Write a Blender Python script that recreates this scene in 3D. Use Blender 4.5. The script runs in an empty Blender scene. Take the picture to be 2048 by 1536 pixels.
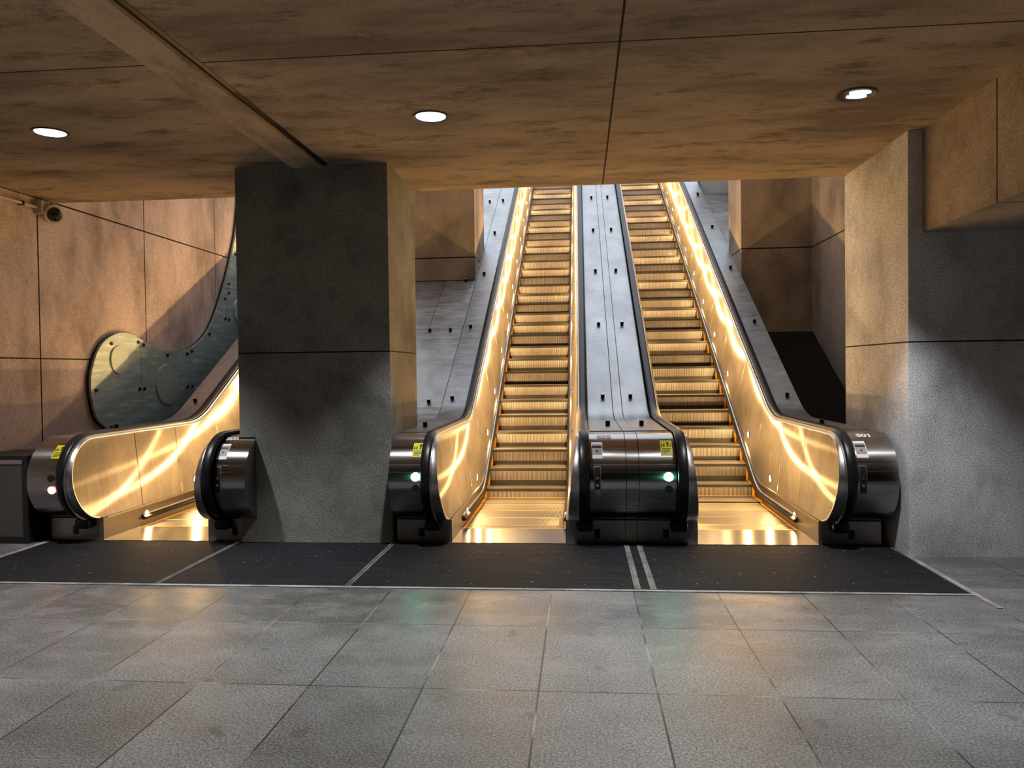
import bpy, bmesh, math, random
from mathutils import Vector, Matrix
from mathutils.geometry import tessellate_polygon
random.seed(4)
PI = math.pi; T30 = math.tan(math.radians(30))
C = bpy.context.scene.collection
S = bpy.context.scene

# ------------------------------------------------------------------ camera
def cam_axes(yaw, pit, rol):
    cy, sy, cp, sp = math.cos(yaw), math.sin(yaw), math.cos(pit), math.sin(pit)
    f = Vector((sy*cp, cy*cp, sp)); r = Vector((cy, -sy, 0)); u = r.cross(f)
    cr, sr = math.cos(rol), math.sin(rol)
    return cr*r + sr*u, -sr*r + cr*u, f
r_, u_, f_ = cam_axes(*[math.radians(a) for a in (-5.118, -1.105, -0.751)])
cd = bpy.data.cameras.new('camera'); cam = bpy.data.objects.new('camera', cd); C.objects.link(cam)
cd.sensor_width = 36; cd.lens = 1531.3/2048*36; cd.clip_start = .05; cd.clip_end = 200
cam.matrix_world = Matrix(((r_.x, u_.x, -f_.x, 0), (r_.y, u_.y, -f_.y, 0), (r_.z, u_.z, -f_.z, 1.55), (0, 0, 0, 1)))
S.camera = cam

# ------------------------------------------------------------------ world, exposure
SKY = 1.75            # dull daylight falling into the open escalator well
w = bpy.data.worlds.new('world'); S.world = w; w.use_nodes = True
bg = w.node_tree.nodes['Background']; bg.inputs[0].default_value = (.83, .90, 1, 1); bg.inputs[1].default_value = SKY
S.view_settings.view_transform = 'Standard'; S.view_settings.look = 'None'
S.view_settings.exposure = 0.0; S.view_settings.gamma = 1; S.view_settings.use_curve_mapping = False
DOWN = 325             # watts of a ceiling downlight
LAMP = 20.0            # watts of a skirt lamp
WARM = (1, .585, .215)

# ------------------------------------------------------------------ materials
def mat(name):
    m = bpy.data.materials.new(name); m.use_nodes = True
    nt = m.node_tree; return m, nt, nt.nodes['Principled BSDF']
def N(nt, typ, **kw):
    n = nt.nodes.new(typ)
    for k, v in kw.items():
        if k in n.inputs.keys() if isinstance(k, str) else False: n.inputs[k].default_value = v
        else: setattr(n, k, v)
    return n
def math_(nt, op, a, b=None, c=None):
    n = nt.nodes.new('ShaderNodeMath'); n.operation = op
    for i, x in enumerate((a, b, c)):
        if x is None: continue
        if isinstance(x, (int, float)): n.inputs[i].default_value = x
        else: nt.links.new(x, n.inputs[i])
    return n.outputs[0]
def simple(name, col, rough=.5, metal=0, emit=None, es=0, spec=.5):
    m, nt, b = mat(name)
    b.inputs['Base Color'].default_value = (*col, 1); b.inputs['Roughness'].default_value = rough
    b.inputs['Metallic'].default_value = metal; b.inputs['Specular IOR Level'].default_value = spec
    if emit: b.inputs['Emission Color'].default_value = (*emit, 1); b.inputs['Emission Strength'].default_value = es
    return m
def pos(nt):
    g = nt.nodes.new('ShaderNodeNewGeometry'); s = nt.nodes.new('ShaderNodeSeparateXYZ')
    nt.links.new(g.outputs['Position'], s.inputs[0]); return g.outputs['Position'], s.outputs
def noise(nt, vec, scale, detail=4, rough=.55, stretch=None):
    n = nt.nodes.new('ShaderNodeTexNoise'); n.inputs['Scale'].default_value = scale
    n.inputs['Detail'].default_value = detail; n.inputs['Roughness'].default_value = rough
    if stretch:
        mp = nt.nodes.new('ShaderNodeMapping'); mp.inputs['Scale'].default_value = stretch
        nt.links.new(vec, mp.inputs[0]); vec = mp.outputs[0]
    nt.links.new(vec, n.inputs['Vector']); return n.outputs['Fac']
def ramp(nt, fac, stops):
    r = nt.nodes.new('ShaderNodeValToRGB'); nt.links.new(fac, r.inputs[0])
    e = r.color_ramp.elements
    while len(e) < len(stops): e.new(.5)
    for i, (p, c) in enumerate(stops):
        e[i].position = p; e[i].color = (*c, 1) if len(c) == 3 else c
    return r.outputs[0]
def mix(nt, fac, a, b, blend='MIX'):
    m = nt.nodes.new('ShaderNodeMix'); m.data_type = 'RGBA'; m.blend_type = blend
    for inp, x in ((m.inputs[0], fac), (m.inputs[6], a), (m.inputs[7], b)):
        if isinstance(x, (int, float)): inp.default_value = x
        elif isinstance(x, tuple): inp.default_value = (*x, 1)
        else: nt.links.new(x, inp)
    return m.outputs[2]
def jointmask(nt, sep, joints):
    tot = None
    for ax, v, wd in joints:
        o = math_(nt, 'COMPARE', sep[ax], v, wd)
        tot = o if tot is None else math_(nt, 'MAXIMUM', tot, o)
    return tot
def bump(nt, b, h, strength, dist):
    n = nt.nodes.new('ShaderNodeBump'); n.inputs['Strength'].default_value = strength; n.inputs['Distance'].default_value = dist
    nt.links.new(h, n.inputs['Height']); nt.links.new(n.outputs[0], b.inputs['Normal'])

def concrete(name, base, joints=(), stain=.5, streak=None, grit=.16, mott=1.0):
    m, nt, b = mat(name); P, sp = pos(nt)
    lo = tuple(c*(1-.42*mott) for c in base); hi = tuple(min(1, c*(1+.22*mott)) for c in base)
    n1 = noise(nt, P, 1.1, 6, .62, streak)
    col = ramp(nt, n1, [(.36, lo), (.5, base), (.64, hi)])
    n2 = noise(nt, P, 90, 2, .6)
    col = mix(nt, 1.0, col, ramp(nt, n2, [(.35, (1-grit*2.2,)*3), (.65, (1+grit*1.4,)*3)]), 'MULTIPLY')
    n3 = noise(nt, P, 3.3, 8, .75, streak)
    col = mix(nt, math_(nt, 'MULTIPLY', ramp(nt, n3, [(.52, (0, 0, 0)), (.64, (1, 1, 1))]), stain), col, tuple(c*.30 for c in base))
    if joints:
        col = mix(nt, jointmask(nt, sp, joints), col, (.012, .009, .007))
    nt.links.new(col, b.inputs['Base Color']); b.inputs['Roughness'].default_value = .85
    b.inputs['Specular IOR Level'].default_value = .25
    h = math_(nt, 'ADD', math_(nt, 'MULTIPLY', n2, .5), n3)
    bump(nt, b, h, .35, .006)
    return m
CB = (.36, .31, .265)
MAT = {}
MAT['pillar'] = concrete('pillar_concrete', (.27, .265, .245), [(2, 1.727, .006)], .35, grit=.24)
MAT['ceiling'] = concrete('ceiling_concrete', (.375, .295, .22), [(1, 4.44, .007), (0, .245, .007)], .8, (.6, 1.6, 1), grit=.10)
MAT['cstrip'] = concrete('strip_concrete', (.50, .40, .295), (), .5, (1, .5, 1), grit=.08)
MAT['rear'] = concrete('rear_concrete', (.10, .09, .08), (), .3)
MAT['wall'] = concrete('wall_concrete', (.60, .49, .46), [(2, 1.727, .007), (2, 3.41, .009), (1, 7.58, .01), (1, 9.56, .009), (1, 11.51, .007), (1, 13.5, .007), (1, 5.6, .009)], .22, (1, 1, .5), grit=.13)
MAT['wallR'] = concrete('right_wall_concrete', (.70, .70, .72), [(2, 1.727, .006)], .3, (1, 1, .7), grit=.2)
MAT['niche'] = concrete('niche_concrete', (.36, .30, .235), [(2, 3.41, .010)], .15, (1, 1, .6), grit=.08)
MAT['beam'] = concrete('beam_concrete', (.40, .33, .27), [(1, 5.30, .008)], .3, grit=.14)
MAT['far'] = concrete('far_granite', (.33, .33, .32), [(2, 5.2, .012), (2, 6.6, .012), (2, 3.9, .012)], .1, grit=.1)

def floor_mat():
    m, nt, b = mat('floor_stone'); P, sp = pos(nt)
    fx = math_(nt, 'FRACT', math_(nt, 'DIVIDE', math_(nt, 'ADD', sp[0], .218+10*.5665), .5665))
    fy = math_(nt, 'FRACT', math_(nt, 'DIVIDE', math_(nt, 'ADD', sp[1], 20-4.575+.925*10-20+.0), .925))
    def edge(f, wd): return math_(nt, 'SUBTRACT', 1, math_(nt, 'COMPARE', f, .5, .5-wd))
    jm = math_(nt, 'MAXIMUM', edge(fx, .0080), edge(fy, .0048))
    ix = math_(nt, 'FLOOR', math_(nt, 'DIVIDE', math_(nt, 'ADD', sp[0], .218+10*.5665), .5665))
    iy = math_(nt, 'FLOOR', math_(nt, 'DIVIDE', math_(nt, 'ADD', sp[1], -4.575+.925*10), .925))
    wn = nt.nodes.new('ShaderNodeTexWhiteNoise'); cx = nt.nodes.new('ShaderNodeCombineXYZ')
    nt.links.new(ix, cx.inputs[0]); nt.links.new(iy, cx.inputs[1]); nt.links.new(cx.outputs[0], wn.inputs['Vector'])
    base = ramp(nt, wn.outputs['Value'], [(0, (.130, .130, .127)), (.5, (.157, .157, .153)), (1, (.188, .187, .182))])
    n1 = noise(nt, P, .9, 6, .65)
    col = mix(nt, 1.0, base, ramp(nt, n1, [(.36, (.68, .67, .65)), (.64, (1.18, 1.18, 1.18))]), 'MULTIPLY')
    n2 = noise(nt, P, 85, 3, .8)
    col = mix(nt, 1.0, col, ramp(nt, n2, [(.38, (.42,)*3), (.5, (.92,)*3), (.62, (1.7,)*3)]), 'MULTIPLY')
    # dusty scuffs near the mats
    n3 = noise(nt, P, 2.2, 9, .78, (1, 1.8, 1))
    nearm = nt.nodes.new('ShaderNodeMapRange'); nt.links.new(sp[1], nearm.inputs[0])
    nearm.inputs[1].default_value = 3.4; nearm.inputs[2].default_value = 5.2; nearm.inputs[3].default_value = .12; nearm.inputs[4].default_value = .55
    sc = math_(nt, 'MULTIPLY', ramp(nt, n3, [(.48, (0, 0, 0)), (.62, (1, 1, 1))]), nearm.outputs[0])
    col = mix(nt, sc, col, (.30, .295, .285))
    n5 = noise(nt, P, 5.5, 3, .5)
    col = mix(nt, ramp(nt, n5, [(.66, (0, 0, 0)), (.69, (.6, .6, .6))]), col, (.08, .075, .07))
    jn = noise(nt, P, 1.4, 3, .6)
    jc = mix(nt, ramp(nt, jn, [(.50, (0, 0, 0)), (.60, (1, 1, 1))]), (.030, .029, .028), (.27, .265, .255))
    col = mix(nt, jm, col, jc)
    nt.links.new(col, b.inputs['Base Color'])
    rr = ramp(nt, n1, [(.38, (.34,)*3), (.62, (.52,)*3)]); nt.links.new(rr, b.inputs['Roughness'])
    bump(nt, b, math_(nt, 'SUBTRACT', n2, math_(nt, 'MULTIPLY', jm, 2.0)), .3, .002)
    return m
MAT['floor'] = floor_mat()

def mat_mat():
    m, nt, b = mat('ribbed_mat'); P, sp = pos(nt)
    n1 = noise(nt, P, 6, 6, .7, (.25, 3, 1)); n2 = noise(nt, P, 150, 2)
    col = ramp(nt, n1, [(.35, (.008, .0088, .0105)), (.65, (.020, .0215, .026))])
    n4 = noise(nt, P, 1.6, 7, .75, (.6, 1.6, 1))
    col = mix(nt, math_(nt, 'MULTIPLY', ramp(nt, n4, [(.6, (0, 0, 0)), (.75, (1, 1, 1))]), .4), col, (.055, .055, .062))
    n3 = noise(nt, P, 34, 0)
    col = mix(nt, ramp(nt, n3, [(.815, (0, 0, 0)), (.83, (1, 1, 1))]), col, (.22, .22, .21))
    nt.links.new(col, b.inputs['Base Color']); b.inputs['Roughness'].default_value = .8; b.inputs['Specular IOR Level'].default_value = .15
    wv = math_(nt, 'SINE', math_(nt, 'MULTIPLY', sp[1], 700.))
    bump(nt, b, math_(nt, 'ADD', math_(nt, 'MULTIPLY', wv, .4), n2), .5, .0015)
    return m
MAT['mat'] = mat_mat()

def steel(name, col=(.58, .57, .56), rough=.3, aniso=.0, tangent=None, streak=(1, 1, 1), var=.12, bstr=.05, patches=0):
    m, nt, b = mat(name); P, sp = pos(nt)
    n1 = noise(nt, P, 14, 4, .6, streak)
    c = ramp(nt, n1, [(.3, tuple(x*(1-var) for x in col)), (.7, tuple(min(1, x*(1+var)) for x in col))])
    if patches:
        n2 = noise(nt, P, 2.5, 4, .6, (1, .5, 1))
        c = mix(nt, 1.0, c, ramp(nt, n2, [(.35, (1-patches,)*3), (.65, (1,)*3)]), 'MULTIPLY')
    nt.links.new(c, b.inputs['Base Color']); b.inputs['Metallic'].default_value = 1
    rr = ramp(nt, n1, [(.3, (rough*.85,)*3), (.7, (rough*1.15,)*3)]); nt.links.new(rr, b.inputs['Roughness'])
    if aniso:
        b.inputs['Anisotropic'].default_value = aniso
        cx = nt.nodes.new('ShaderNodeCombineXYZ')
        for i in range(3): cx.inputs[i].default_value = tangent[i]
        nt.links.new(cx.outputs[0], b.inputs['Tangent'])
    if bstr > .0001 and name != 'polished_trim': bump(nt, b, n1, bstr, .001)
    return m
def panel_mat():
    m, nt, b = mat('brushed_panel_steel'); P, sp = pos(nt)
    n1 = noise(nt, P, 9, 4, .6, (1, 5, .3)); n2 = noise(nt, P, 2.0, 4, .6)
    c = mix(nt, 1.0, ramp(nt, n1, [(.3, (.42, .39, .36)), (.7, (.54, .505, .47))]), ramp(nt, n2, [(.35, (.68,)*3), (.65, (1,)*3)]), 'MULTIPLY')
    tg = nt.nodes.new('ShaderNodeCombineXYZ')
    for i, v in enumerate((0, .866, .5)): tg.inputs[i].default_value = v
    for q, r, a in ((b, .55, .5),):
        nt.links.new(c, q.inputs['Base Color']); q.inputs['Metallic'].default_value = 1
        q.inputs['Roughness'].default_value = r; q.inputs['Anisotropic'].default_value = a; nt.links.new(tg.outputs[0], q.inputs['Tangent'])
    g = nt.nodes.new('ShaderNodeBsdfAnisotropic'); g.distribution = 'GGX'; nt.links.new(c, g.inputs['Color'])
    g.inputs['Roughness'].default_value = .32; g.inputs['Anisotropy'].default_value = .87
    t2 = nt.nodes.new('ShaderNodeCombineXYZ')
    for i, v in enumerate((0, -.5, .866)): t2.inputs[i].default_value = v
    nt.links.new(t2.outputs[0], g.inputs['Tangent'])
    mx = nt.nodes.new('ShaderNodeMixShader'); mx.inputs[0].default_value = .6
    nt.links.new(b.outputs[0], mx.inputs[1]); nt.links.new(g.outputs[0], mx.inputs[2])
    nt.links.new(mx.outputs[0], nt.nodes['Material Output'].inputs[0]); return m
MAT['panel'] = panel_mat()
MAT['deck'] = steel('deck_steel', (.41, .41, .42), .36, .5, (1, 0, 0), (.3, 1, 1), .10, .02, .25)
MAT['clad'] = steel('cladding_steel', (.48, .48, .48), .42, .4, (1, 0, 0), (.3, 1, 1), .12, .02, .35)
MAT['drum'] = steel('drum_steel', (.38, .37, .365), .26, .9, (1, 0, 0), (.05, 3, 3), .03, .0)
MAT['skirt'] = steel('skirt_steel', (.20, .185, .17), .32, .6, (0, .866, .5), (1, .3, 5), .06, .0)
MAT['trim'] = steel('polished_trim', (.46, .45, .45), .36)
MAT['ledge'] = steel('ledge_steel', (.26, .24, .21), .42)
MAT['plinth'] = steel('plinth_steel', (.36, .33, .31), .42, 0, None, (.3, 1, 4), .04, .0)
MAT['plate'] = steel('comb_plate_steel', (.40, .41, .43), .22, .75, (0, 1, 0), (.2, 14, 1), .12, .04)
MAT['tread'] = steel('step_aluminium', (.21, .20, .19), .42, 0, None, (1, 1, 1), .1, .02)
MAT['riser'] = steel('riser_aluminium', (.42, .395, .39), .40, 0, None, (2, 1, .4), .1, .02)
for k_ in ('riser', 'tread'): MAT[k_].node_tree.nodes['Principled BSDF'].inputs['Metallic'].default_value = .45
MAT['nosing'] = simple('black_nosing', (.014, .012, .011), .45)
MAT['rubber'] = simple('handrail_rubber', (.009, .009, .010), .36, spec=.35)
MAT['black'] = simple('black_plastic', (.008, .008, .008), .45)
MAT['brush'] = simple('brush_bristles', (.010, .009, .008), .8, spec=.2)
MAT['post'] = simple('dark_post', (.02, .019, .018), .35, .6)
MAT['yellow'] = simple('yellow_sign', (.62, .56, .015), .5)
MAT['orange'] = simple('yellow_step_edge', (1, .46, .02), .45)
MAT['white'] = simple('white_vinyl', (.80, .80, .80), .45)
MAT['grey'] = simple('grey_label', (.30, .29, .28), .5)
MAT['red'] = simple('red_button', (.45, .02, .03), .35)
MAT['lampwarm'] = simple('skirt_lamp_lens', (1, .9, .7), .3, 0, (1, .78, .44), 28)
MAT['green'] = simple('green_signal', (.2, 1, .6), .3, 0, (.35, 1, .66), 36)
MAT['redon'] = simple('red_signal', (1, .2, .2), .3, 0, (1, .30, .16), 9)
MAT['dimlens'] = simple('unlit_signal', (.004, .02, .014), .2)
MAT['dimred'] = simple('unlit_red_signal', (.02, .006, .008), .2)
MAT['lens'] = simple('downlight_lens', (1, 1, 1), .4, 0, (1, .98, .94), 4)
MAT['bowl'] = simple('downlight_reflector', (.05, .05, .05), .2, .8)
MAT['ring'] = simple('downlight_ring', (.10, .08, .07), .5)
MAT['camwhite'] = simple('camera_housing', (.52, .46, .42), .45)
MAT['glassdark'] = simple('camera_dome', (.006, .006, .008), .06, spec=.8)
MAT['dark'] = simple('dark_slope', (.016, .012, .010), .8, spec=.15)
MAT['soffit'] = simple('soffit_dark', (.03, .028, .026), .9)
MAT['channel'] = concrete('channel_strip', (.20, .20, .18), (), .4, (3, 3, 3), grit=.1)
MAT['strip'] = concrete('edge_strip_stone', (.38, .37, .36), (), .25, (3, 3, 3), grit=.08)
def relief_mat():
    m, nt, b = mat('relief_glass'); P, sp = pos(nt)
    n1 = noise(nt, P, 7, 6, .7, (1, .35, 2.6)); n2 = noise(nt, P, 1.0, 3)
    col = ramp(nt, n1, [(.35, (.26, .37, .38)), (.55, (.38, .50, .51)), (.66, (.62, .70, .68))])
    nt.links.new(col, b.inputs['Base Color']); b.inputs['Metallic'].default_value = .15; b.inputs['Roughness'].default_value = .33
    bump(nt, b, n1, .35, .004); return m
MAT['relief'] = relief_mat()
MAT['disc'] = steel('relief_disc', (.42, .52, .50), .42, 0, None, (1, 2, 2), .12, .05)
MAT['disc'].node_tree.nodes['Principled BSDF'].inputs['Metallic'].default_value = .2
MAT['cabinet'] = simple('cabinet_metal', (.10, .095, .09), .5, .3)
MAT['edge'] = simple('relief_edge', (.02, .02, .02), .6)

# ------------------------------------------------------------------ object helpers
def tag(o, label=None, cat=None, group=None, kind=None):
    if label: o['label'] = label
    if cat: o['category'] = cat
    if group: o['group'] = group
    if kind: o['kind'] = kind
    return o
def link(name, me, m, parent=None, label=None):
    o = bpy.data.objects.new(name, me); C.objects.link(o)
    if m is not None:
        for mm in (m if isinstance(m, (list, tuple)) else [m]): me.materials.append(MAT[mm] if isinstance(mm, str) else mm)
    if parent is not None:
        o.parent = parent; o.matrix_parent_inverse = Matrix.Translation(-parent.location) if parent.type == 'EMPTY' else Matrix.Identity(4)
    if label: o['label'] = label
    return o
def ob(name, bm, m, parent=None, label=None, smooth=None):
    bmesh.ops.recalc_face_normals(bm, faces=bm.faces)
    me = bpy.data.meshes.new(name); bm.to_mesh(me); bm.free()
    o = link(name, me, m, parent, label)
    if smooth is not None:
        for p in me.polygons: p.use_smooth = True
        me.set_sharp_from_angle(angle=math.radians(smooth))
    return o
def empty(name, loc, label, cat, group=None):
    o = bpy.data.objects.new(name, None); C.objects.link(o); o.location = loc; o.empty_display_size = .2
    return tag(o, label, cat, group)
def box(bm, x0, x1, y0, y1, z0, z1, mi=0, bev=0):
    vs = [bm.verts.new((x, y, z)) for x in (x0, x1) for y in (y0, y1) for z in (z0, z1)]
    fs = [bm.faces.new([vs[i] for i in q]) for q in ((0, 1, 3, 2), (4, 6, 7, 5), (0, 4, 5, 1), (2, 3, 7, 6), (0, 2, 6, 4), (1, 5, 7, 3))]
    for f in fs: f.material_index = mi
    if bev:
        es = list({e for f in fs for e in f.edges})
        bmesh.ops.bevel(bm, geom=es, offset=bev, segments=2, affect='EDGES', profile=.5)
    return fs
def B(*a, **k):
    bm = bmesh.new(); box(bm, *a, **k); return bm
def cyl(bm, p, ax, r, h, n=24, mi=0, r2=None):
    ax = Vector(ax).normalized(); t = ax.orthogonal().normalized(); q = ax.cross(t); p = Vector(p)
    r2 = r if r2 is None else r2
    a = [bm.verts.new(p + r*(math.cos(2*PI*i/n)*t + math.sin(2*PI*i/n)*q)) for i in range(n)]
    b = [bm.verts.new(p + ax*h + r2*(math.cos(2*PI*i/n)*t + math.sin(2*PI*i/n)*q)) for i in range(n)]
    fs = [bm.faces.new(a), bm.faces.new(b)] + [bm.faces.new((a[i], a[(i+1) % n], b[(i+1) % n], b[i])) for i in range(n)]
    for f in fs: f.material_index = mi
def CY(*a, **k):
    bm = bmesh.new(); cyl(bm, *a, **k); return bm
def prism(bm, pts, x0, x1, mi=0):
    """closed (Y,Z) outline extruded along X"""
    a = [bm.verts.new((x0, y, z)) for y, z in pts]; b = [bm.verts.new((x1, y, z)) for y, z in pts]; n = len(pts)
    fs = [bm.faces.new(a), bm.faces.new(b)] + [bm.faces.new((a[i], a[(i+1) % n], b[(i+1) % n], b[i])) for i in range(n)]
    for f in fs: f.material_index = mi
def prism_t(bm, pts, x0, x1):
    q = []
    for p in pts:
        if not q or math.hypot(p[0]-q[-1][0], p[1]-q[-1][1]) > 1e-5: q.append(p)
    n = len(q); a = [bm.verts.new((x0, y, z)) for y, z in q]; b = [bm.verts.new((x1, y, z)) for y, z in q]
    for t_ in tessellate_polygon([[Vector((y, z, 0)) for y, z in q]]):
        bm.faces.new([a[i] for i in t_]); bm.faces.new([b[i] for i in t_])
    for i in range(n): bm.faces.new((a[i], a[(i+1) % n], b[(i+1) % n], b[i]))
def path(z0, c, R, Y0, Y1, n=14, step=2.0):
    """flat at z0, arc of radius R, then 30 degrees with z = c + T30*y"""
    Yi = (z0-c)/T30; t = R*math.tan(math.radians(15)); pts = []
    if Y0 < Yi-t: pts.append((Y0, z0))
    for i in range(n+1):
        a = math.radians(30)*i/n
        y = Yi-t+R*math.sin(a); z = z0+R*(1-math.cos(a))
        if Y0 <= y <= Y1: pts.append((y, z))
    y = pts[-1][0]+step
    while y < Y1-.1: pts.append((y, c+T30*y)); y += step
    pts.append((Y1, c+T30*Y1)); return pts
def zat(y, z0, c, R):
    Yi = (z0-c)/T30; t = R*math.tan(math.radians(15)); ys = Yi-t; ye = ys+R*.5
    if y <= ys: return z0
    if y >= ye: return c+T30*y
    return z0+R-math.sqrt(max(0, R*R-(y-ys)**2))
def norms(pts):
    out = []
    for i in range(len(pts)):
        a = pts[max(i-1, 0)]; b = pts[min(i+1, len(pts)-1)]
        dy, dz = b[0]-a[0], b[1]-a[1]; l = math.hypot(dy, dz); out.append((-dz/l, dy/l))
    return out
def sweep(bm, pts, sec, X, closed=True, mi=0, caps=True):
    """sec: list of (x offset, normal offset); X(x) maps offset to world x"""
    ns = norms(pts); rows = []
    for (y, z), (ny, nz) in zip(pts, ns):
        rows.append([bm.verts.new((X(sx), y+ny*sn, z+nz*sn)) for sx, sn in sec])
    n = len(sec); m = n if closed else n-1
    for r0, r1 in zip(rows, rows[1:]):
        for i in range(m):
            j = (i+1) % n; f = bm.faces.new((r0[i], r0[j], r1[j], r1[i])); f.material_index = mi
    if closed and caps: bm.faces.new(rows[0]); bm.faces.new(rows[-1])

# ------------------------------------------------------------------ the setting
ZC = 3.41; YB = 7.86; WL = -5.65; TOP = 7.5; YE = 24.0
def struct(name, bm, m): return tag(ob(name, bm, m), kind='structure')
struct('floor', B(-9, 9, -7, 6.72+.02, -.3, 0), 'floor')
struct('floor', B(-9, 9, 6.74, YE+.4, -.3, -.004), 'soffit')
struct('ceiling', B(WL-.4, 9, -7, YB, ZC, ZC+.35), 'ceiling')
struct('wall_left', B(WL-.4, WL, -7, YE, 0, TOP), 'wall')
struct('wall_right', B(8.6, 9, -7, 6.6, 0, ZC), 'rear')
struct('wall_rear', B(WL-.4, 9, -7.4, -7, 0, ZC), 'rear')
bm = bmesh.new(); box(bm, 2.62, 9, 6.40, YB, 0, ZC)
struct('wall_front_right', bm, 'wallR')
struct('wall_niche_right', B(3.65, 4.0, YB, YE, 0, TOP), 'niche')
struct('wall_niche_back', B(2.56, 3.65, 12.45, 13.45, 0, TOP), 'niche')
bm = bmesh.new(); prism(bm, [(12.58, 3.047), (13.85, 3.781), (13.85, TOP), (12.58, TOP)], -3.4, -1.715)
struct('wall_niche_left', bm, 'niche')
struct('wall_far', B(WL, 4.0, YE, YE+.4, 0, TOP+2.6), 'far')
struct('floor_upper', B(WL+.01, 3.64, 21.62, YE-.01, 6.9, 7.33), 'far')
struct('wall_far_right', B(2.62, 3.65, 16.8, 17.1, 0, TOP), 'far')
struct('ceiling_sky_blocker', B(WL, 4.0, YB, 11.0, TOP-.3, TOP), 'niche')  # unseen roof slab, added to keep sky light off the niche walls
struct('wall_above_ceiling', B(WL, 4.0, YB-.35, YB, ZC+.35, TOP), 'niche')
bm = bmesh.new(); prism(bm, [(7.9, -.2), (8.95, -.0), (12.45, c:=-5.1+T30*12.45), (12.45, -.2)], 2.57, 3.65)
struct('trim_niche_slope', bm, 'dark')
bm = bmesh.new(); prism(bm, [(9.6, -.01), (YE, -5.72+T30*YE), (YE, -.01)], WL, 3.65)
struct('trim_escalator_soffit', bm, 'soffit')

# pillar, beams
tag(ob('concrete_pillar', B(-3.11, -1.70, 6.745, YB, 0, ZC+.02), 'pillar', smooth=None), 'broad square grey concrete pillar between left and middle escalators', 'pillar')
bm = bmesh.new(); box(bm, 2.73, 8.6, -6.9, 6.40, 2.60, ZC+.02)
tag(ob('concrete_beam', bm, 'beam'), 'deep concrete ceiling beam along the right side above dark wall', 'beam')
bm = bmesh.new(); box(bm, -2.57, -2.325, -6.9, 6.745, ZC-.018, ZC+.01); box(bm, -2.325, -2.29, -6.9, 6.745, ZC-.030, ZC+.01, 0); box(bm, -2.29, -2.235, -6.9, 6.745, ZC-.003, ZC+.01, 1)
tag(ob('ceiling_strip', bm, ['cstrip', 'black']), 'narrow dropped concrete strip crossing the ceiling to the pillar top', 'ceiling strip')

# mats and floor trims
def mat_thing(x0, x1, label):
    t = empty('floor_mat', ((x0+x1)/2, 6.03, 0), label, 'floor mat', 'black inset mats before the escalators')
    ob('mat_surface', B(x0+.012, x1-.012, 5.362, 6.715, 0, .006), 'mat', t)
    for a, b_ in ((x0, x0+.012), (x1-.012, x1)):
        ob('edge_strip', B(a, b_, 5.362, 6.715, 0, .0085), 'channel', t)
mat_thing(-4.93, -3.13, 'black floor mat in front of the left escalator')
mat_thing(-3.118, -1.695, 'black floor mat in front of the concrete pillar')
mat_thing(-1.68, .372, 'black floor mat in front of the middle escalator')
mat_thing(.50, 2.595, 'black floor mat in front of the right escalator')
t = empty('floor_channel', (.436, 6.03, 0), 'pair of dull metal strips between the two right-hand floor mats', 'floor channel')
ob('mat_surface', B(.404, .468, 5.362, 6.715, 0, .005), 'mat', t)
for x in (.374, .468): ob('edge_strip', B(x, x+.030, 5.362, 6.715, 0, .009, bev=.002), 'channel', t)
struct('trim_1', B(-9+3.4, 2.62, 5.322, 5.360, 0, .005), 'strip')
struct('trim_2', B(2.597, 2.635, 5.05, 6.45, 0, .006), 'strip')
struct('trim_3', B(-4.985, -4.935, 5.362, 6.70, 0, .006), 'strip')

# ------------------------------------------------------------------ ceiling downlights
def downlight(x, y, label, kind=0, light=True):
    t = empty('ceiling_downlight', (x, y, ZC), label, 'ceiling light', 'round recessed downlights')
    bm = bmesh.new(); n = 40; prof = [(.100, 0.0), (.118, -.004), (.128, -.012), (.132, -.004), (.132, .01)]
    rings = [[bm.verts.new((x+r*math.cos(2*PI*i/n), y+r*math.sin(2*PI*i/n), ZC+z)) for i in range(n)] for r, z in prof]
    for a, b_ in zip(rings, rings[1:]):
        for i in range(n): bm.faces.new((a[i], a[(i+1) % n], b_[(i+1) % n], b_[i]))
    ob('trim_ring', bm, 'ring', t, smooth=40)
    if kind == 0:
        ob('lens', CY((x, y, ZC-.001), (0, 0, -1), .108, .004, 40), 'lens', t)
    else:
        ob('reflector_bowl', CY((x, y, ZC-.001), (0, 0, -1), .108, .003, 40), 'bowl', t, 'black glossy reflector bowl')
        for dy, wx in ((.047, .068), (-.030, .072)):
            bm = CY((0, 0, 0), (0, 0, -1), 1, .006, 32)
            for v in bm.verts: v.co = Vector((x+.022+v.co.x*wx, y+dy+v.co.y*.034, ZC-.003+v.co.z))
            ob('lamp_tube', bm, 'lens', t)
    if light:
        l = bpy.data.lights.new('downlight_beam', 'SPOT'); l.energy = DOWN; l.color = (.97, .985, 1)
        l.spot_size = math.radians(80); l.spot_blend = .5; l.shadow_soft_size = .07
        lo = bpy.data.objects.new('downlight_beam', l); C.objects.link(lo); lo.location = (0, 0, -.03); lo.parent = t
downlight(-4.02, 5.56, 'round ceiling light furthest left, near the security camera')
downlight(-1.07, 5.57, 'round ceiling light in the middle, right of the ceiling strip')
downlight(1.90, 5.48, 'round ceiling light on the right with dark bowl and two bright tubes', 1)
for x in (-4.02, -1.07, 1.90):
    for y in (2.62,): downlight(x, y, 'round ceiling light overhead in the hall, before the escalators', 0)

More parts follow.
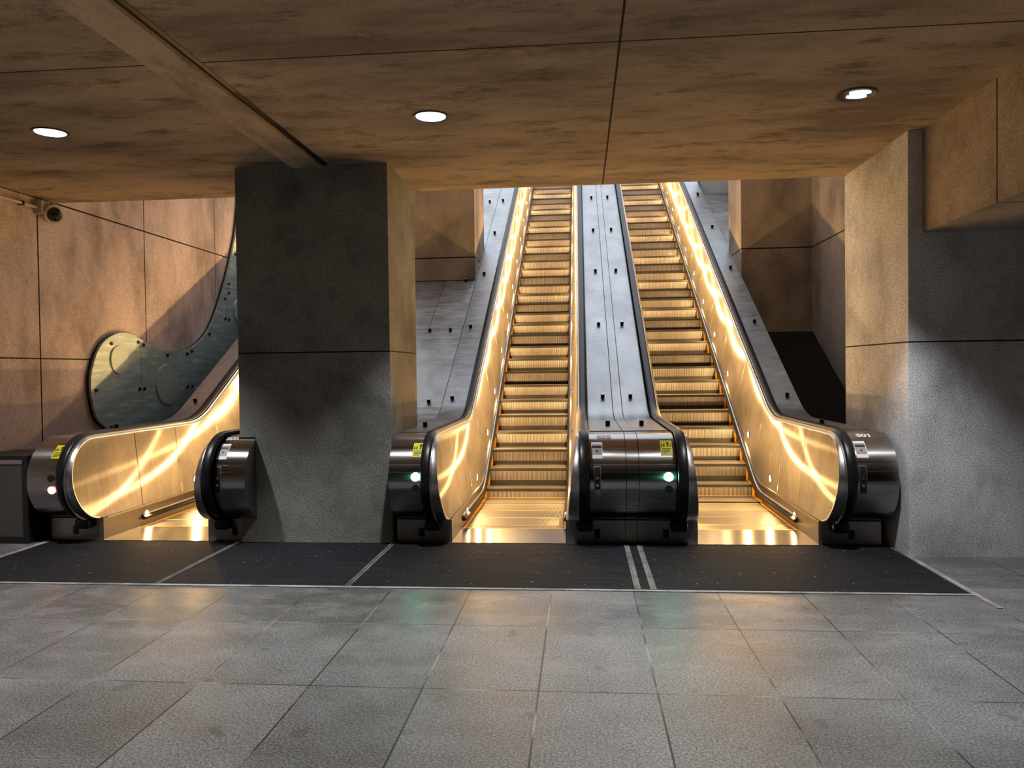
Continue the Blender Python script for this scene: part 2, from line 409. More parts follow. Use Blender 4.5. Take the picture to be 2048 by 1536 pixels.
# ------------------------------------------------------------------ escalators
YD, ZD, RD = 6.88, .585, .385        # newel drum
YH, ZH, RH = 6.82, .605, .385        # handrail turn, centre of band
YP, ZP, RP = 6.82, .5825, .3725      # panel nose
YEND = 21.6
DECK = (.975, -4.20, 1.15); RAIL = (.990, -4.115, 1.15); PTOP = (.955, -4.175, 1.1); LEDGE = (.205, -5.04, .9); NOS = (0.0, -5.15, 1.2)
def poff(y, z):
    zb = zat(y, *LEDGE); return .018+.080*max(0, min(1, (z-zb)/.76))
def ptz(y):
    if y < YP: s = math.sqrt(max(0, RP*RP-(YP-y)**2)); return ZP-s, ZP+s
    return (zat(y, *LEDGE), zat(y, *PTOP))
def drum_pt(x, phi, off=0):
    a = math.radians(phi); return Vector((x, YD-(RD+off)*math.cos(a), ZD+(RD+off)*math.sin(a)))
def on_drum(name, parent, m, pieces, off=.0015, label=None):
    """pieces: list of (x0,x1,phi0,phi1,mi[,skew]) curved patches lying on the drum"""
    bm = bmesh.new()
    for k, q in enumerate(pieces):
        x0, x1, p0, p1, mi = q[:5]; o2 = off+.0009*(q[5] if len(q) > 5 else 0); n = max(2, int(abs(p1-p0)/4)+1)
        fr = [[bm.verts.new(drum_pt(x, p0+(p1-p0)*i/n, o)) for x, o in ((x0, -.002), (x0, o2), (x1, o2), (x1, -.002))] for i in range(n+1)]
        for a, b_ in zip(fr, fr[1:]):
            for j in range(3): f = bm.faces.new((a[j], a[j+1], b_[j+1], b_[j])); f.material_index = mi
        for e in (fr[0], fr[-1]): f = bm.faces.new(e); f.material_index = mi
    return ob(name, bm, m, parent, label)
def drum_poly(bm, outline, xc, pc, sc, off, mi):
    """outline in metres (u right, v up) wrapped on the drum about (xc, phi pc)"""
    vs = [bm.verts.new(drum_pt(xc+u*sc, pc+math.degrees(v*sc/RD), off)) for u, v in outline]
    f = bm.faces.new(vs); f.material_index = mi
def drum_disc(name, parent, m, xc, pc, r, h, label=None, rim=None):
    nrm = drum_pt(0, pc, 1)-drum_pt(0, pc, 0); p = drum_pt(xc, pc, -.004)
    bm = CY(p, nrm, r, h+.004, 28); return ob(name, bm, m, parent, label, smooth=40)
def drum_text(parent, txt, xc, pc, size, label):
    cu = bpy.data.curves.new('t', 'FONT'); cu.body = txt; cu.size = size; cu.extrude = .001; cu.offset = .0028; cu.align_x = 'CENTER'; cu.resolution_u = 4
    o = bpy.data.objects.new('t', cu); C.objects.link(o); dg = bpy.context.evaluated_depsgraph_get()
    me = bpy.data.meshes.new_from_object(o.evaluated_get(dg)); bpy.data.objects.remove(o)
    for v in me.vertices:
        u, vv, ww = v.co; v.co = drum_pt(xc+u*1.05, pc+math.degrees((vv)/RD), .002+ww)
    return link('lettering', me, 'white', parent, label)
def safety_sign(parent, x0, x1, p0, p1):
    xc, pc = (x0+x1)/2, (p0+p1)/2; wd = x1-x0; hh = math.radians(p1-p0)*RD
    o = on_drum('safety_sign', parent, ['yellow', 'black'], [(x0, x1, p0, p1-2.6, 0), (x0-.002, x1+.002, p1-2.6, p1, 1),
        (x0, x1, p0-.7, p0, 1)] + [(x0+.012*k0, x0+wd*k1, p0+d, p0+d+.9, 1, 1) for k0, k1, d in ((1, .9, 9.2), (1, .75, 6.9), (1, .82, 4.8), (1, .6, 2.6))], label='yellow escalator safety notice with black riders and arrow')
    bm = bmesh.new(); s = wd/.10
    def P(o_, du=0, dv=0): drum_poly(bm, [(u+du, v+dv) for u, v in o_], xc, pc+2.5, s, .0034, 0)
    P([(-.006, -.022), (.006, -.022), (.006, .014), (.018, .012), (.0, .036), (-.018, .012), (-.006, .014)], .014)      # big arrow
    P([(-.005, -.022), (.005, -.022), (.006, 0), (-.006, 0)], -.018); P([(-.004, .001), (.004, .001), (.004, .009), (-.004, .009)], -.018)
    P([(-.006, -.022), (.007, -.022), (.004, -.004), (-.004, -.002)], -.038); P([(-.004, 0), (.003, 0), (.003, .007), (-.004, .007)], -.039)
    P([(-.005, -.022), (.005, -.022), (.005, -.006), (-.004, -.004)], .039); P([(-.003, -.002), (.004, -.002), (.004, .005), (-.003, .005)], .039)
    ob('pictogram', bm, 'black', o)
def signal(parent, xc, p_on, p_off, on, off):
    if on == 'green':
        a = drum_disc('signal_lamp', parent, 'green', xc, p_on, .037, .008, 'lit green signal lamp')
        b_ = drum_disc('signal_lamp', parent, 'dimlens', xc, p_off, .033, .004, 'unlit dark signal lamp')
    else:
        a = drum_disc('signal_lamp', parent, 'redon', xc, p_on, .034, .008, 'lit red signal lamp')
        b_ = drum_disc('signal_lamp', parent, 'dimred', xc, p_off, .033, .004, 'unlit dark signal lamp')
    l = bpy.data.lights.new('signal_glow', 'POINT'); l.energy = .22 if on == 'green' else .25; l.color = (.05, 1, .45) if on == 'green' else (1, .04, .12); l.shadow_soft_size = .03
    lo = bpy.data.objects.new('signal_glow', l); C.objects.link(lo); lo.location = drum_pt(xc, p_on, .055); lo.parent = parent; lo.matrix_parent_inverse = Matrix.Translation(-parent.location)
def key_plate(parent, x0, x1, red=False):
    pcs = [(x0, x1, 30.5, 56.5, 0), (x0+.004, x1-.006, 35.5, 52.5, 1, 1), (x0+.004, x1-.006, 46, 49.5, 2, 2)]
    o = on_drum('control_plate', parent, ['white', 'grey', 'black'], pcs, label='white framed control plate')
    drum_disc('stop_button', o, 'red' if red else 'black', (x0+x1)/2-.001, 41, .009, .008)
def key_strip(parent, x0, x1, sticker=False):
    o = on_drum('key_switch_strip', parent, ['plinth', 'black'], [(x0, x1, -20, 21, 0), (x0+.008, x1-.006, -14, 19, 1, 1)])
    for p in (5, -4): drum_disc('key_switch', o, 'trim', (x0+x1)/2, p, .0125, .008)
    if sticker: on_drum('sticker', o, ['grey'], [(x0+.008, x1-.010, -18, -9.5, 0, 2)], .0025)

# one step and one lamp, shared meshes
def tread_mesh():
    bm = bmesh.new(); W = .968; n = 66; p = W/n; d = .398
    for i in range(n):
        x = -W/2+i*p
        for (a, za), (b_, zb) in zip(((0, -.007), (.30, -.007), (.30, 0), (1, 0)), ((.30, -.007), (.30, 0), (1, 0), (1, -.007))):
            bm.faces.new([bm.verts.new(v) for v in ((x+a*p, 0, za), (x+b_*p, 0, zb), (x+b_*p, d, zb), (x+a*p, d, za))])
    me = bpy.data.meshes.new('tread'); bm.to_mesh(me); bm.free(); me.materials.append(MAT['tread']); return me
def riser_mesh():
    bm = bmesh.new(); W = .968; n = 62; p = W/n; hs = [-.034, -.08, -.13, -.18, -.222]
    yb = lambda z: .006-.016*((z+.034)/-.188)**1.6*-1
    for i in range(n):
        x = -W/2+i*p
        for (a, ya), (b_, ybb) in zip(((0, .008), (.42, .008), (.50, 0), (.92, 0)), ((.42, .008), (.50, 0), (.92, 0), (1, .008))):
            for z0, z1 in zip(hs, hs[1:]):
                f = bm.faces.new([bm.verts.new(v) for v in ((x+a*p, yb(z0)+ya, z0), (x+b_*p, yb(z0)+ybb, z0), (x+b_*p, yb(z1)+ybb, z1), (x+a*p, yb(z1)+ya, z1))]); f.material_index = 1 if a == 0 else 0
    me = bpy.data.meshes.new('riser'); bm.to_mesh(me); bm.free(); me.materials.append(MAT['riser']); me.materials.append(MAT['nosing']); return me
def mesh_of(name, bm, m):
    bmesh.ops.recalc_face_normals(bm, faces=bm.faces); me = bpy.data.meshes.new(name); bm.to_mesh(me); bm.free(); me.materials.append(MAT[m]); return me
bm = bmesh.new(); box(bm, -.488, .488, -.006, .012, -.034, -.001, bev=.003)
n = 62
for i in range(n):
    x = -.484+i*.968/n; box(bm, x, x+.0065, -.0085, -.005, -.033, -.010)
ME_NOS = mesh_of('nosing', bm, 'nosing')
bm = bmesh.new(); box(bm, -.492, .492, .010, .396, -.030, -.0075); box(bm, -.484, .484, .0135, .03, -.225, -.03)
ME_BODY = mesh_of('step_body', bm, 'nosing')
ME_EDGE = []
for s in (-1, 1):
    bm = bmesh.new(); xa, xb = sorted((s*.484, s*.506))
    prism(bm, [(-.004, .003), (.396, .003), (.396, -.010), (.014, -.010), (.014, -.222), (-.004, -.222)], xa, xb)
    ME_EDGE.append(mesh_of('yellow_edge', bm, 'orange'))
ME_LINE = mesh_of('yellow_line', B(-.484, .484, .383, .397, -.006, .003), 'orange')
ME_TREAD = tread_mesh(); ME_RISER = riser_mesh()

def nose_path(Yph):
    """step nosing positions; on the incline they fall on Yph + k*.3464"""
    z0, c_, R = NOS; Yi = -c_/T30; t = R*math.tan(math.radians(15)); ys = Yi-t; L = R*math.radians(30)
    s_inc0 = ys+L; ye = ys+R*.5
    s_ph = s_inc0+(Yph-ye)/math.cos(math.radians(30)); out = []
    k = -int((s_ph-6.98)/.4)
    while True:
        s = s_ph+k*.4; k += 1
        if s < 6.985: continue
        if s < ys: p = (s, 0)
        elif s < s_inc0: a = (s-ys)/R; p = (ys+R*math.sin(a), R*(1-math.cos(a)))
        else: y = ye+(s-s_inc0)*math.cos(math.radians(30)); p = (y, c_+T30*y)
        if p[0] > 20.6: break
        out.append(p)
    return out

def balustrade(parent, xs, sg, deck_out, drum_out, lamps, name, seam0, clip=None, drum_in=.213):
    """xs: skirt face x, sg: +1/-1 outward direction, offsets outward from the skirt"""
    X = lambda o: xs+sg*o
    # skirt with ledge
    ys = [6.79]+[6.9+.1*i for i in range(34)]+[10.5+i for i in range(12)]; ys = [y for y in ys if y < YEND]+[YEND]
    bm = bmesh.new(); rows = []
    for y in ys:
        zt = zat(y, *LEDGE); zb = zat(y, -.0, -5.62, .9)
        rows.append([bm.verts.new(v) for v in ((X(.016), y, zb), (X(0), y, zb), (X(0), y, zt-.004), (X(.004), y, zt), (X(.03), y, zt))])
    for a, b_ in zip(rows, rows[1:]):
        for i in range(4): bm.faces.new((a[i], a[i+1], b_[i+1], b_[i]))
    ob('skirt_panel', bm, 'skirt', parent)
    bm = bmesh.new(); sweep(bm, path(*LEDGE, 6.86, YEND), [(-.001, -.010), (-.001, .002), (.022, .002), (.022, -.010)], X)
    ob('ledge_trim', bm, 'ledge', parent)
    # brush guard
    bz = (.075, -5.165, 1.0); bm = bmesh.new()
    sweep(bm, path(*bz, 7.43, YEND), [(-.034, -.008), (-.034, .012), (0, .040), (0, -.012)], X)
    br = ob('brush_guard', bm, 'brush', parent)
    bm = bmesh.new(); sweep(bm, path(*bz, 7.43, YEND), [(-.010, .036), (-.010, .046), (0, .050), (0, .036)], X)
    ob('brush_holder', bm, 'trim', br)
    # panels, one by one between the leaning seams
    seams = [6.448, seam0, seam0+.79]; yk = seam0+.79+1.12
    while yk < YEND: seams.append(yk); yk += 1.04
    seams.append(YEND)
    def lean(y): return 0 if y < 8.9 else .30*min(1, (y-8.9)/.6)
    for a, b_ in zip(seams, seams[1:]):
        bm = bmesh.new(); g = .002; y0, y1 = a+(g if a > 6.5 else 0), b_-(g if b_ < YEND else 0)
        nseg = max(3, int((y1-y0)/.09)) if y0 < 9.6 else 3
        if a < 6.5:
            yy = [YP-RP*math.cos(PI/2*i/16) for i in range(17)]+[YP+(y1-YP)*i/6 for i in range(1, 7)]; yy[0] += .0005
        else: yy = [y0+(y1-y0)*i/nseg for i in range(nseg+1)]
        cols = []; dn = {}
        if a > 6.5: yy = [y0, y0+.008]+yy[1:]; dn[0] = .006
        for iy, y in enumerate(yy):
            col = []
            for j in range(6):
                f = j/5; yj = y+lean(y)*(.0-f)+0
                zb, zt = ptz(yj if y > 6.9 else y); z = zb+(zt-zb)*f
                col.append(bm.verts.new((X(poff(yj, z)+dn.get(iy, 0)), yj, z)))
            cols.append(col)
        for p, q in zip(cols, cols[1:]):
            for j in range(5): bm.faces.new((p[j], p[j+1], q[j+1], q[j]))
        ob('balustrade_panel', bm, 'panel', parent, smooth=30)
    # dark backing inside the balustrade (closes the seams)
    bm = bmesh.new(); rows = []
    for y in [7.0, 7.5, 8, 8.4, 8.7, 9.0, 9.4, 10]+[11+i for i in range(10)]+[YEND]:
        zb, zt = ptz(y); rows.append([bm.verts.new(v) for v in ((X(.05), y, zb-.05), (X(.125), y, zt-.02), (X(.20), y, zt-.02), (X(.20), y, zb-.7))])
    for a, b_ in zip(rows, rows[1:]):
        for i in range(3): bm.faces.new((a[i], a[i+1], b_[i+1], b_[i]))
    ob('balustrade_core', bm, 'black', parent)
    # cap band between panel and handrail, round the nose and up the incline
    pts = []
    for i in range(26):
        a = math.radians(-82+172*i/25); pts.append((YP-.0-RP*math.cos(a)*1.0, ZP+RP*math.sin(a)))
    up = path(PTOP[0], PTOP[1], PTOP[2], YP+.15, YEND); pts += up
    bm = bmesh.new(); ns = norms(pts); rows = []
    for (y, z), (ny, nz) in zip(pts, ns):
        xi = poff(y, z) if y > YP or z > ZP else poff(max(y, YP-RP), z); o1 = .016; o2 = .028
        rows.append([bm.verts.new(v) for v in ((X(xi-.002), y-ny*.006, z-nz*.006), (X(xi-.003), y+ny*.004, z+nz*.004), (X(xi+.004), y+ny*.010, z+nz*.010), (X(.112), y+ny*o1, z+nz*o1), (X(.114), y+ny*o2, z+nz*o2), (X(.124), y+ny*o2, z+nz*o2), (X(.126), y-ny*.01, z-nz*.01))])
    for a, b_ in zip(rows, rows[1:]):
        for i in range(6): bm.faces.new((a[i], a[i+1], b_[i+1], b_[i]))
    ob('cap_moulding', bm, 'trim', parent, smooth=35)
    # handrail
    pts = [(6.90, .17), (6.84, .195)]
    for i in range(30):
        a = math.radians(-84+174*i/29); pts.append((YH-RH*math.cos(a), ZH+RH*math.sin(a)))
    pts += path(*RAIL, YH+.15, YEND)
    sec = [(.1225, -.010), (.122, .004), (.128, .014), (.142, .020), (.165, .0215), (.188, .020), (.202, .014), (.208, .004), (.2075, -.010), (.195, -.014), (.135, -.014)]
    bm = bmesh.new(); sweep(bm, pts, sec, X); ob('handrail', bm, 'rubber', parent, smooth=40)
    # boot where the handrail enters the plinth
    bm = bmesh.new(); box(bm, min(X(.09), X(.24)), max(X(.09), X(.24)), 6.70, 6.83, .112, .215, bev=.035)
    ob('handrail_boot', bm, 'black', parent, smooth=40)
    # plinth with sensor
    po = min(drum_out, .52) if clip is None else .335
    bm = bmesh.new(); box(bm, min(X(.004), X(po)), max(X(.004), X(po)), 6.79, 7.25, 0, .203)
    pl = ob('newel_plinth', bm, 'plinth', parent)
    sx = X(.275) if clip is None else X(.255)
    ob('sensor_window', B(sx-.026, sx+.026, 6.784, 6.792, .050, .128, bev=.003), 'black', pl)
    # newel drum (shroud)
    def prof(yclip=None):
        q = [(7.25, .203), (6.95, .2)]
        for i in range(33):
            a = math.radians(-84+174*i/32); q.append((YD-RD*math.cos(a), ZD+RD*math.sin(a)))
        q += [(7.06, .970)]
        if yclip:
            q = [p for p in q if p[0] < yclip]; zb = min(p[1] for p in q); zt = max(p[1] for p in q)
            q = [(yclip, zb-.02)]+q+[(yclip, zt+.02)]
        else: q += [(7.25, .970)]
        return q
    bm = bmesh.new(); lim = drum_out if clip is None else .333
    prism(bm, prof(), X(drum_in), X(lim))
    dr = ob('newel_drum', bm, 'drum', parent, smooth=30)
    if clip: 
        bm = bmesh.new(); prism(bm, prof(6.742), X(.333), X(drum_out)); ob('newel_drum', bm, 'drum', parent, smooth=30)
    xa, xb = sorted((X(drum_in), X(lim)))
    for a, b_ in ((22.1, 22.7), (12.5, 13.0)): on_drum('drum_seam', dr, ['trim'], [(xa, xb, a, b_, 0)], .0012)
    # inner filler of the nose, dark, behind handrail
    q = [(YD-(RD-.03)*math.cos(math.radians(a)), ZD+(RD-.03)*math.sin(math.radians(a))) for a in range(-80, 91, 10)]+[(7.25, .93), (7.25, .23)]
    bm = bmesh.new(); prism(bm, q, X(.118), X(.214)); ob('newel_core', bm, 'black', parent)
    # deck
    bm = bmesh.new(); pts = path(*DECK, 7.06, YEND)
    sweep(bm, pts, [(.213, -.045), (.216, -.006), (.228, 0), (deck_out-.004, 0), (deck_out, -.004), (deck_out, -.50), (deck_out-.02, -.50), (deck_out-.02, -.045)], X)
    ob('outer_deck', bm, 'deck', parent, smooth=25)
    # anti-slide posts along the deck
    px_ = X(.41 if deck_out > .42 else .33)
    if clip is None or True:
        for i in range(6):
            y = 7.67 if i == 0 else 7.66+1.685*i
            z = zat(y, *DECK); nrm = Vector((0, 0, 1)) if i == 0 else Vector((0, -.5, .866))
            if name == 'C' and i == 0 and sg > 0: px_i = X(.30)
            else: px_i = px_
            if deck_out < .35: continue
            k = ob('deck_post', CY((px_i, y, z-.002), nrm, .023, .050, 20), 'post', parent, smooth=40)
            ob('post_cap', CY(Vector((px_i, y, z-.002))+nrm*.050, nrm, .0235, .004, 20), 'trim', k, smooth=40)
    # skirt lamps with their own light
    for y, z in lamps:
        xx = X(-.001) if z < .2 else X(poff(y, z)-.001)
        g = ob('skirt_lamp', CY((xx+sg*.004, y, z), (-sg, 0, 0), .034, .010, 24), 'lampwarm', parent, smooth=40)
        ob('lamp_bezel', ring_x(xx+sg*.002, y, z, -sg), 'trim', g, smooth=50)
        l = bpy.data.lights.new('skirt_lamp_light', 'AREA'); l.shape = 'DISK'; l.size = .055; l.energy = LAMP; l.color = WARM
        lo = bpy.data.objects.new('skirt_lamp_light', l); C.objects.link(lo)
        lo.matrix_world = Matrix.Translation((xx-sg*.009, y, z)) @ Matrix.Rotation(sg*PI/2, 4, 'Y')
        lo.parent = g
        lo.matrix_parent_inverse = Matrix.Identity(4)
    return dr
def ring_x(x, y, z, d, r0=.034, r1=.043):
    bm = bmesh.new(); n = 24; prof = ((r0, .006), (r0, .009), (r1-.002, .008), (r1, .002), (r1, -.004))
    R = [[bm.verts.new((x+d*h, y+r*math.cos(2*PI*i/n), z+r*math.sin(2*PI*i/n))) for i in range(n)] for r, h in prof]
    for a, b_ in zip(R, R[1:]):
        for i in range(n): bm.faces.new((a[i], a[(i+1) % n], b_[(i+1) % n], b_[i]))
    return bm
def lamps_for(first):
    out = [(first[0], .110), (first[1], .317), (first[2], first[2]*T30-4.885)]; y = first[3]
    while y < 20.5: out.append((y, y*T30-4.885)); y += 1.03
    return out

def escalator(xc, Yph, label, left, right, name):
    xl, xr = xc-.512, xc+.512
    t = empty('escalator', (xc, 7.0, 0), label, 'escalator', None)
    bm = bmesh.new(); box(bm, xl, xr, 6.785, 7.372, -.02, .006); box(bm, xl-.10, xr+.10, 6.748, 6.785, -.02, .007)
    ob('floor_plate', bm, 'plate', t)
    bm = bmesh.new(); n = 64
    for i in range(n):
        x = xc-.49+i*.98/n; box(bm, x, x+.008, 7.372, 7.405, -.004, .0035)
    box(bm, xl+.005, xr-.005, 7.365, 7.385, -.01, .0075)
    ob('comb', bm, 'orange', t, 'yellow comb strip')
    for y, z in nose_path(Yph):
        st = bpy.data.objects.new('step', ME_BODY); C.objects.link(st); st.parent = t
        st.location = (0, y-7.0, z)
        names = [('tread', ME_TREAD), ('riser', ME_RISER), ('nosing', ME_NOS), ('yellow_edge', ME_EDGE[0]), ('yellow_edge', ME_EDGE[1])]
        if z < .15: names.append(('yellow_line', ME_LINE))
        for nm, me in names:
            o = bpy.data.objects.new(nm, me); C.objects.link(o); o.parent = st
    dl = balustrade(t, xl, -1, *left); drr = balustrade(t, xr, 1, *right)
    bpy.context.view_layer.update()
    return t, dl, drr

A, AL, AR = escalator(-3.963, 10.70, 'left escalator behind the concrete pillar, marked S03, with a red signal', (.53, .53, lamps_for((7.50, 8.56, 9.68, 10.95)), 'A', 7.47), (.333, .49, lamps_for((7.62, 8.62, 9.70, 10.7)), 'A', 7.47, True), 'A')
Bm, BL, BR = escalator(-.657, 10.857, 'middle escalator between pillar and centre island, marked S02, green signal on its left end', (.52, .50, lamps_for((7.70, 8.68, 9.75, 10.62)), 'B', 7.47), (.520, .520, lamps_for((7.70, 8.68, 9.75, 10.62)), 'B', 7.47), 'B')
Cc, CL, CR = escalator(1.519, 10.583, 'right escalator next to the right wall, marked S01, green signal on its left end', (.520, .520, lamps_for((7.52, 8.57, 9.68, 10.97)), 'C', 7.47), (.530, .555, lamps_for((7.52, 8.57, 9.68, 10.97)), 'C', 7.47), 'C')

# signs, signals and switches
safety_sign(A, -4.812, -4.712, 32.1, 58); signal(A, -4.772, -11.2, 5.0, 'red', None)
drum_text(A, 'S03', -3.175, 65.5, .082, 'white S03 number'); key_plate(A, -3.245, -3.150); key_strip(A, -3.240, -3.180)
safety_sign(Bm, -1.472, -1.368, 33, 59.5); signal(Bm, -1.430, 6.7, -8.2, 'green', None)
drum_text(Bm, 'S02', .197, 65.5, .082, 'white S02 number'); key_plate(Bm, .085, .180); key_strip(Bm, .103, .163, True)
safety_sign(Cc, .672, .772, 35, 62.5); signal(Cc, .728, 6.7, -8.9, 'green', None)
drum_text(Cc, 'S01', 2.395, 66, .082, 'white S01 number'); key_plate(Cc, 2.272, 2.366, True); key_strip(Cc, 2.268, 2.335)

# filler strip in the centre island between the two escalators
t = empty('deck_infill', (.432, 7.0, 0), 'narrow steel strip down the middle of the centre island between escalators S01 and S02', 'infill strip')
fx0, fx1 = .380, .482
bm = bmesh.new(); sweep(bm, path(*DECK, 7.06, YEND), [(fx0, -.03), (fx0, -.001), (fx1, -.001), (fx1, -.03)], lambda o: o); ob('strip', bm, 'deck', t, smooth=25)
q = [(YD-(RD-.001)*math.cos(math.radians(a)), ZD+(RD-.001)*math.sin(math.radians(a))) for a in range(-84, 91, 5)]+[(7.06, .969), (7.06, .22)]
bm = bmesh.new(); prism(bm, q, fx0, fx1); d_ = ob('newel_drum', bm, 'drum', t, smooth=30)
for a, b_ in ((22.1, 22.7), (12.5, 13.0)): on_drum('drum_seam', d_, ['trim'], [(fx0, fx1, a, b_, 0)], .0012)
ob('newel_plinth', B(fx0, fx1, 6.791, 7.1, 0, .203), 'plinth', t)

# stainless cladding between the left and the middle escalator
t = empty('sloped_cladding', (-2.3, 8, 0), 'sloping grey steel cladding between pillar and middle escalator', 'cladding')
CLD = (.955, -4.222, 1.2)
def clad_piece(x0, x1, y0, y1):
    bm = bmesh.new(); sweep(bm, [p for p in path(*CLD, y0, y1, step=1.0)], [(x0, -.03), (x0, 0), (x1, 0), (x1, -.03)], lambda o: o)
    ob('cladding_panel', bm, 'clad', t, smooth=25)
def clad_seg(x0, x1, y0, y1):
    bm = bmesh.new(); z0, z1 = CLD[1]+T30*y0, CLD[1]+T30*y1
    sweep(bm, [(y0, z0), (y1, z1)], [(x0, -.03), (x0, 0), (x1, 0), (x1, -.03)], lambda o: o); ob('cladding_panel', bm, 'clad', t)
clad_piece(-3.10, -1.70, YB+.01, 9.20)
clad_seg(-3.10, -1.70, 9.207, 11.03)
clad_seg(-2.20, -1.70, 11.037, 12.57); clad_seg(-3.10, -2.207, 11.037, 12.57)
clad_seg(-3.10, -1.70, 12.577, 14.6); clad_seg(-3.10, -1.70, 14.607, 16.6); clad_seg(-3.10, -1.70, 16.607, 18.8); clad_seg(-3.10, -1.70, 18.807, YEND)
ob('cladding_backing', (lambda b: (sweep(b, path(.92, -4.26, 1.2, YB+.01, YEND), [(-3.10, -.05), (-3.10, 0), (-1.70, 0), (-1.70, -.05)], lambda o: o), b)[1])(bmesh.new()), 'black', t)
for x, y in ((-1.866, 9.31), (-1.867, 10.98), (-2.169, 10.98), (-1.86, 12.72-.2), (-1.86, 14.42), (-1.86, 16.1)):
    z = CLD[1]+T30*y; nrm = Vector((0, -.5, .866))
    k = ob('deck_post', CY((x, y, z), nrm, .023, .05, 20), 'post', t, smooth=40)
    ob('post_cap', CY(Vector((x, y, z))+nrm*.05, nrm, .0235, .004, 20), 'trim', k, smooth=40)
struct('trim_4', B(-3.12, -1.712, 12.545, 12.58, 3.035, 3.10), 'niche')
# right-hand sloping strip beyond the pilaster
bm = bmesh.new(); sweep(bm, [(13.46, 13.46*T30-4.4), (16.7, 16.7*T30-4.4)], [(2.60, -.05), (2.60, 0), (3.64, 0), (3.64, -.05)], lambda o: o)
tag(ob('slope_panel', bm, 'clad'), 'sloping grey panel right of the right escalator beyond the wall corner', 'cladding')
# closing slope behind the left escalator's outer deck
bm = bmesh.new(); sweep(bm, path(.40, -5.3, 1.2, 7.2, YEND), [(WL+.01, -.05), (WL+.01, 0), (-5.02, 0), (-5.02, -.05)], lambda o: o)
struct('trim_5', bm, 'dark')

# ------------------------------------------------------------------ curved relief panel on the left wall
def spline(pts, n=8):
    out = []; P = pts
    for i in range(len(P)-1):
        p0, p1, p2, p3 = P[max(i-1, 0)], P[i], P[i+1], P[min(i+2, len(P)-1)]
        for k in range(n):
            t_ = k/n; out.append(tuple(.5*((2*p1[j])+(-p0[j]+p2[j])*t_+(2*p0[j]-5*p1[j]+4*p2[j]-p3[j])*t_*t_+(-p0[j]+3*p1[j]-3*p2[j]+p3[j])*t_**3) for j in range(2)))
    return out+[P[-1]]
t = empty('relief_panel', (WL, 9.5, 1.5), 'green glossy curved relief panel with round discs on the left wall behind escalator S03', 'wall relief')
up = spline([(8.70, .78), (8.58, .91), (8.41, 1.04), (8.33, 1.26), (8.31, 1.45), (8.35, 1.63), (8.45, 1.82), (8.61, 1.96), (8.86, 2.05), (9.13, 2.05), (9.42, 1.97), (9.75, 1.88), (10.14, 1.855), (10.55, 1.91), (10.92, 2.06), (11.21, 2.28), (11.47, 2.61), (11.76, 3.07), (12.0, 3.54), (12.17, 3.98), (12.28, 4.5), (12.36, 5.2), (12.4, 6.0)], 6)
def yz_clip(poly, ax, v, keep):
    out = []; n = len(poly)
    for i in range(n):
        a, b_ = poly[i], poly[(i+1) % n]; ia = (a[ax]-v)*keep >= 0; ib = (b_[ax]-v)*keep >= 0
        if ia: out.append(a)
        if ia != ib: s = (v-a[ax])/(b_[ax]-a[ax]); out.append((a[0]+s*(b_[0]-a[0]), a[1]+s*(b_[1]-a[1])))
    return out
full = up+[(14.2, 6.0), (14.2, 3.0), (9.9, .5), (8.9, .5)]
g = .004
pieces = []
prev = None
cuts = [(None, 9.32), (9.32, 10.53), (10.53, 11.74)]
for a, b_ in cuts:
    p = full
    if a: p = yz_clip(p, 0, a+g, 1)
    if b_: p = yz_clip(p, 0, b_-g, -1)
    pieces.append(p)
rest = yz_clip(full, 0, 11.74+g, 1)
pieces += [yz_clip(rest, 1, 2.90-g, -1), yz_clip(yz_clip(rest, 1, 2.90+g, 1), 1, 4.6-g, -1), yz_clip(rest, 1, 4.6+g, 1)]
for p in pieces:
    bm = bmesh.new(); prism_t(bm, p, WL+.035, WL+.062)
    ob('panel_sheet', bm, 'relief', t)
bm = bmesh.new(); prism_t(bm, full, WL+.001, WL+.034); ob('panel_backing', bm, 'edge', t)
for y, z, r in ((8.85, 1.725, .178), (9.925, 1.405, .275), (12.18, 2.555, .205), (13.1, 4.4, .2)):
    bm = bmesh.new(); cyl(bm, (WL+.06, y, z), (1, 0, 0), r, .018, 64, r2=r-.006)
    ob('raised_disc', bm, 'disc', t, smooth=30)
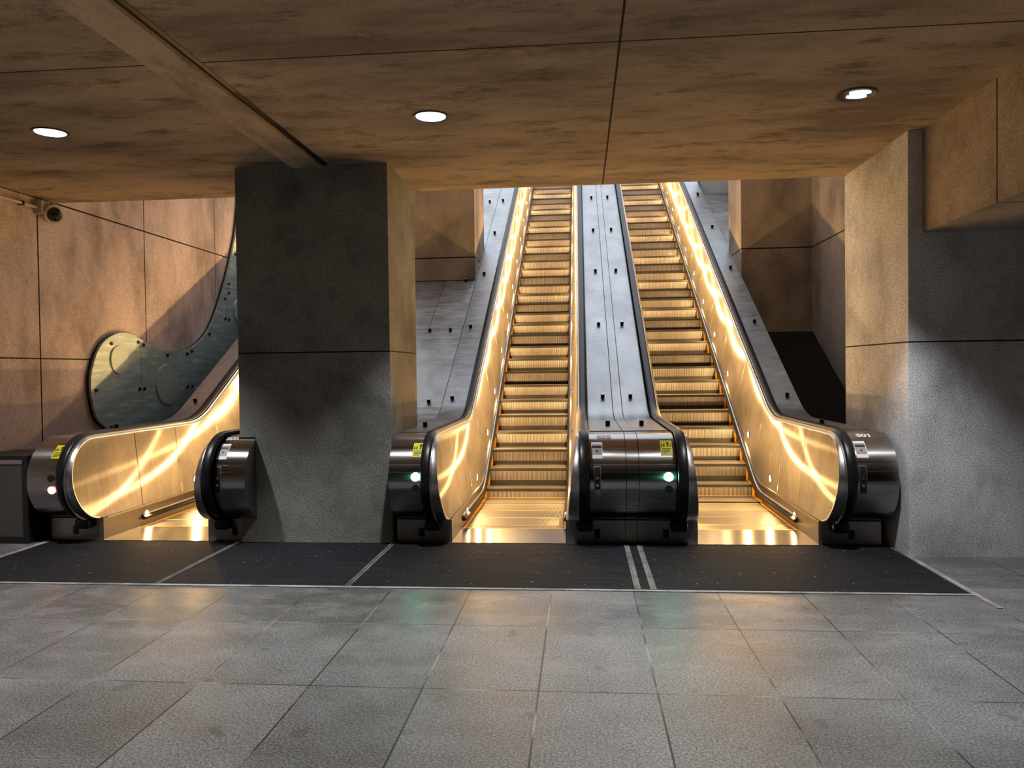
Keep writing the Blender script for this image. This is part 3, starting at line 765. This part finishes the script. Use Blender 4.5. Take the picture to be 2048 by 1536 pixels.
for y, z in ((8.71, 1.92), (9.27, 1.955), (9.38, 1.92), (9.95, 1.8), (10.47, 1.83), (10.60, 1.87), (8.40, 1.37), (9.27, 1.36), (9.38, 1.36), (8.66, .92), (11.14, 2.14), (11.68, 2.72), (11.82, 2.97), (11.82, 2.83), (12.08, 3.48), (12.26, 3.99), (11.68, 2.41), (11.80, 2.40), (10.46, 1.36), (10.60, 1.36)):
    ob('bolt', CY((WL+.061, y, z), (1, 0, 0), .022, .016, 12), 'post', t, smooth=40)

# ------------------------------------------------------------------ security camera and conduit
t = empty('security_camera', (WL, 7.80, 3.29), 'pale dome security camera on a bracket high on the left wall', 'security camera')
yc, zc_ = 7.70, 3.285; ax = Vector((.80, -.30, -.30)).normalized(); P0 = Vector((WL+.03, yc, zc_))
ob('wall_bracket', B(WL, WL+.09, yc-.17, yc-.07, zc_-.05, zc_+.09, bev=.006), 'camwhite', t)
ob('arm', CY(P0, ax, .085, .09, 28), 'camwhite', t, smooth=40)
ob('housing', CY(P0+ax*.07, ax, .112, .05, 36, r2=.106), 'camwhite', t, smooth=40)
bm = bmesh.new(); bmesh.ops.create_uvsphere(bm, u_segments=24, v_segments=16, radius=.078); bmesh.ops.translate(bm, verts=bm.verts, vec=P0+ax*.115)
ob('dome', bm, 'glassdark', t, 'black glossy dome', smooth=60)
bm = bmesh.new(); cyl(bm, (WL+.035, 4.0, 3.30), (0, 1, -.0), .016, 3.53, 12)
o = ob('conduit_pipe', bm, 'camwhite', None, smooth=40); tag(o, 'thin pale conduit pipe along the left wall running to the security camera', 'pipe')
for y in (6.9, 7.32): ob('pipe_clip', B(WL, WL+.055, y-.012, y+.012, 3.278, 3.322), 'post', o)

# ------------------------------------------------------------------ low cabinet at far left
t = empty('low_cabinet', (-5.33, 6.8, 0), 'low grey metal cabinet with black frame at the far left edge', 'cabinet')
ob('cabinet_panel', B(WL+.02, -5.13, 6.62, 7.15, .06, .775), 'cabinet', t)
bm = bmesh.new(); box(bm, WL+.01, -5.075, 6.60, 7.17, .775, .812); box(bm, -5.13, -5.075, 6.60, 7.17, .0, .776); box(bm, WL+.01, -5.13, 6.60, 7.17, 0, .06)
ob('cabinet_frame', bm, 'black', t); ob('top_rail', B(WL+.02, -5.135, 6.612, 6.625, .735, .774), 'trim', t)
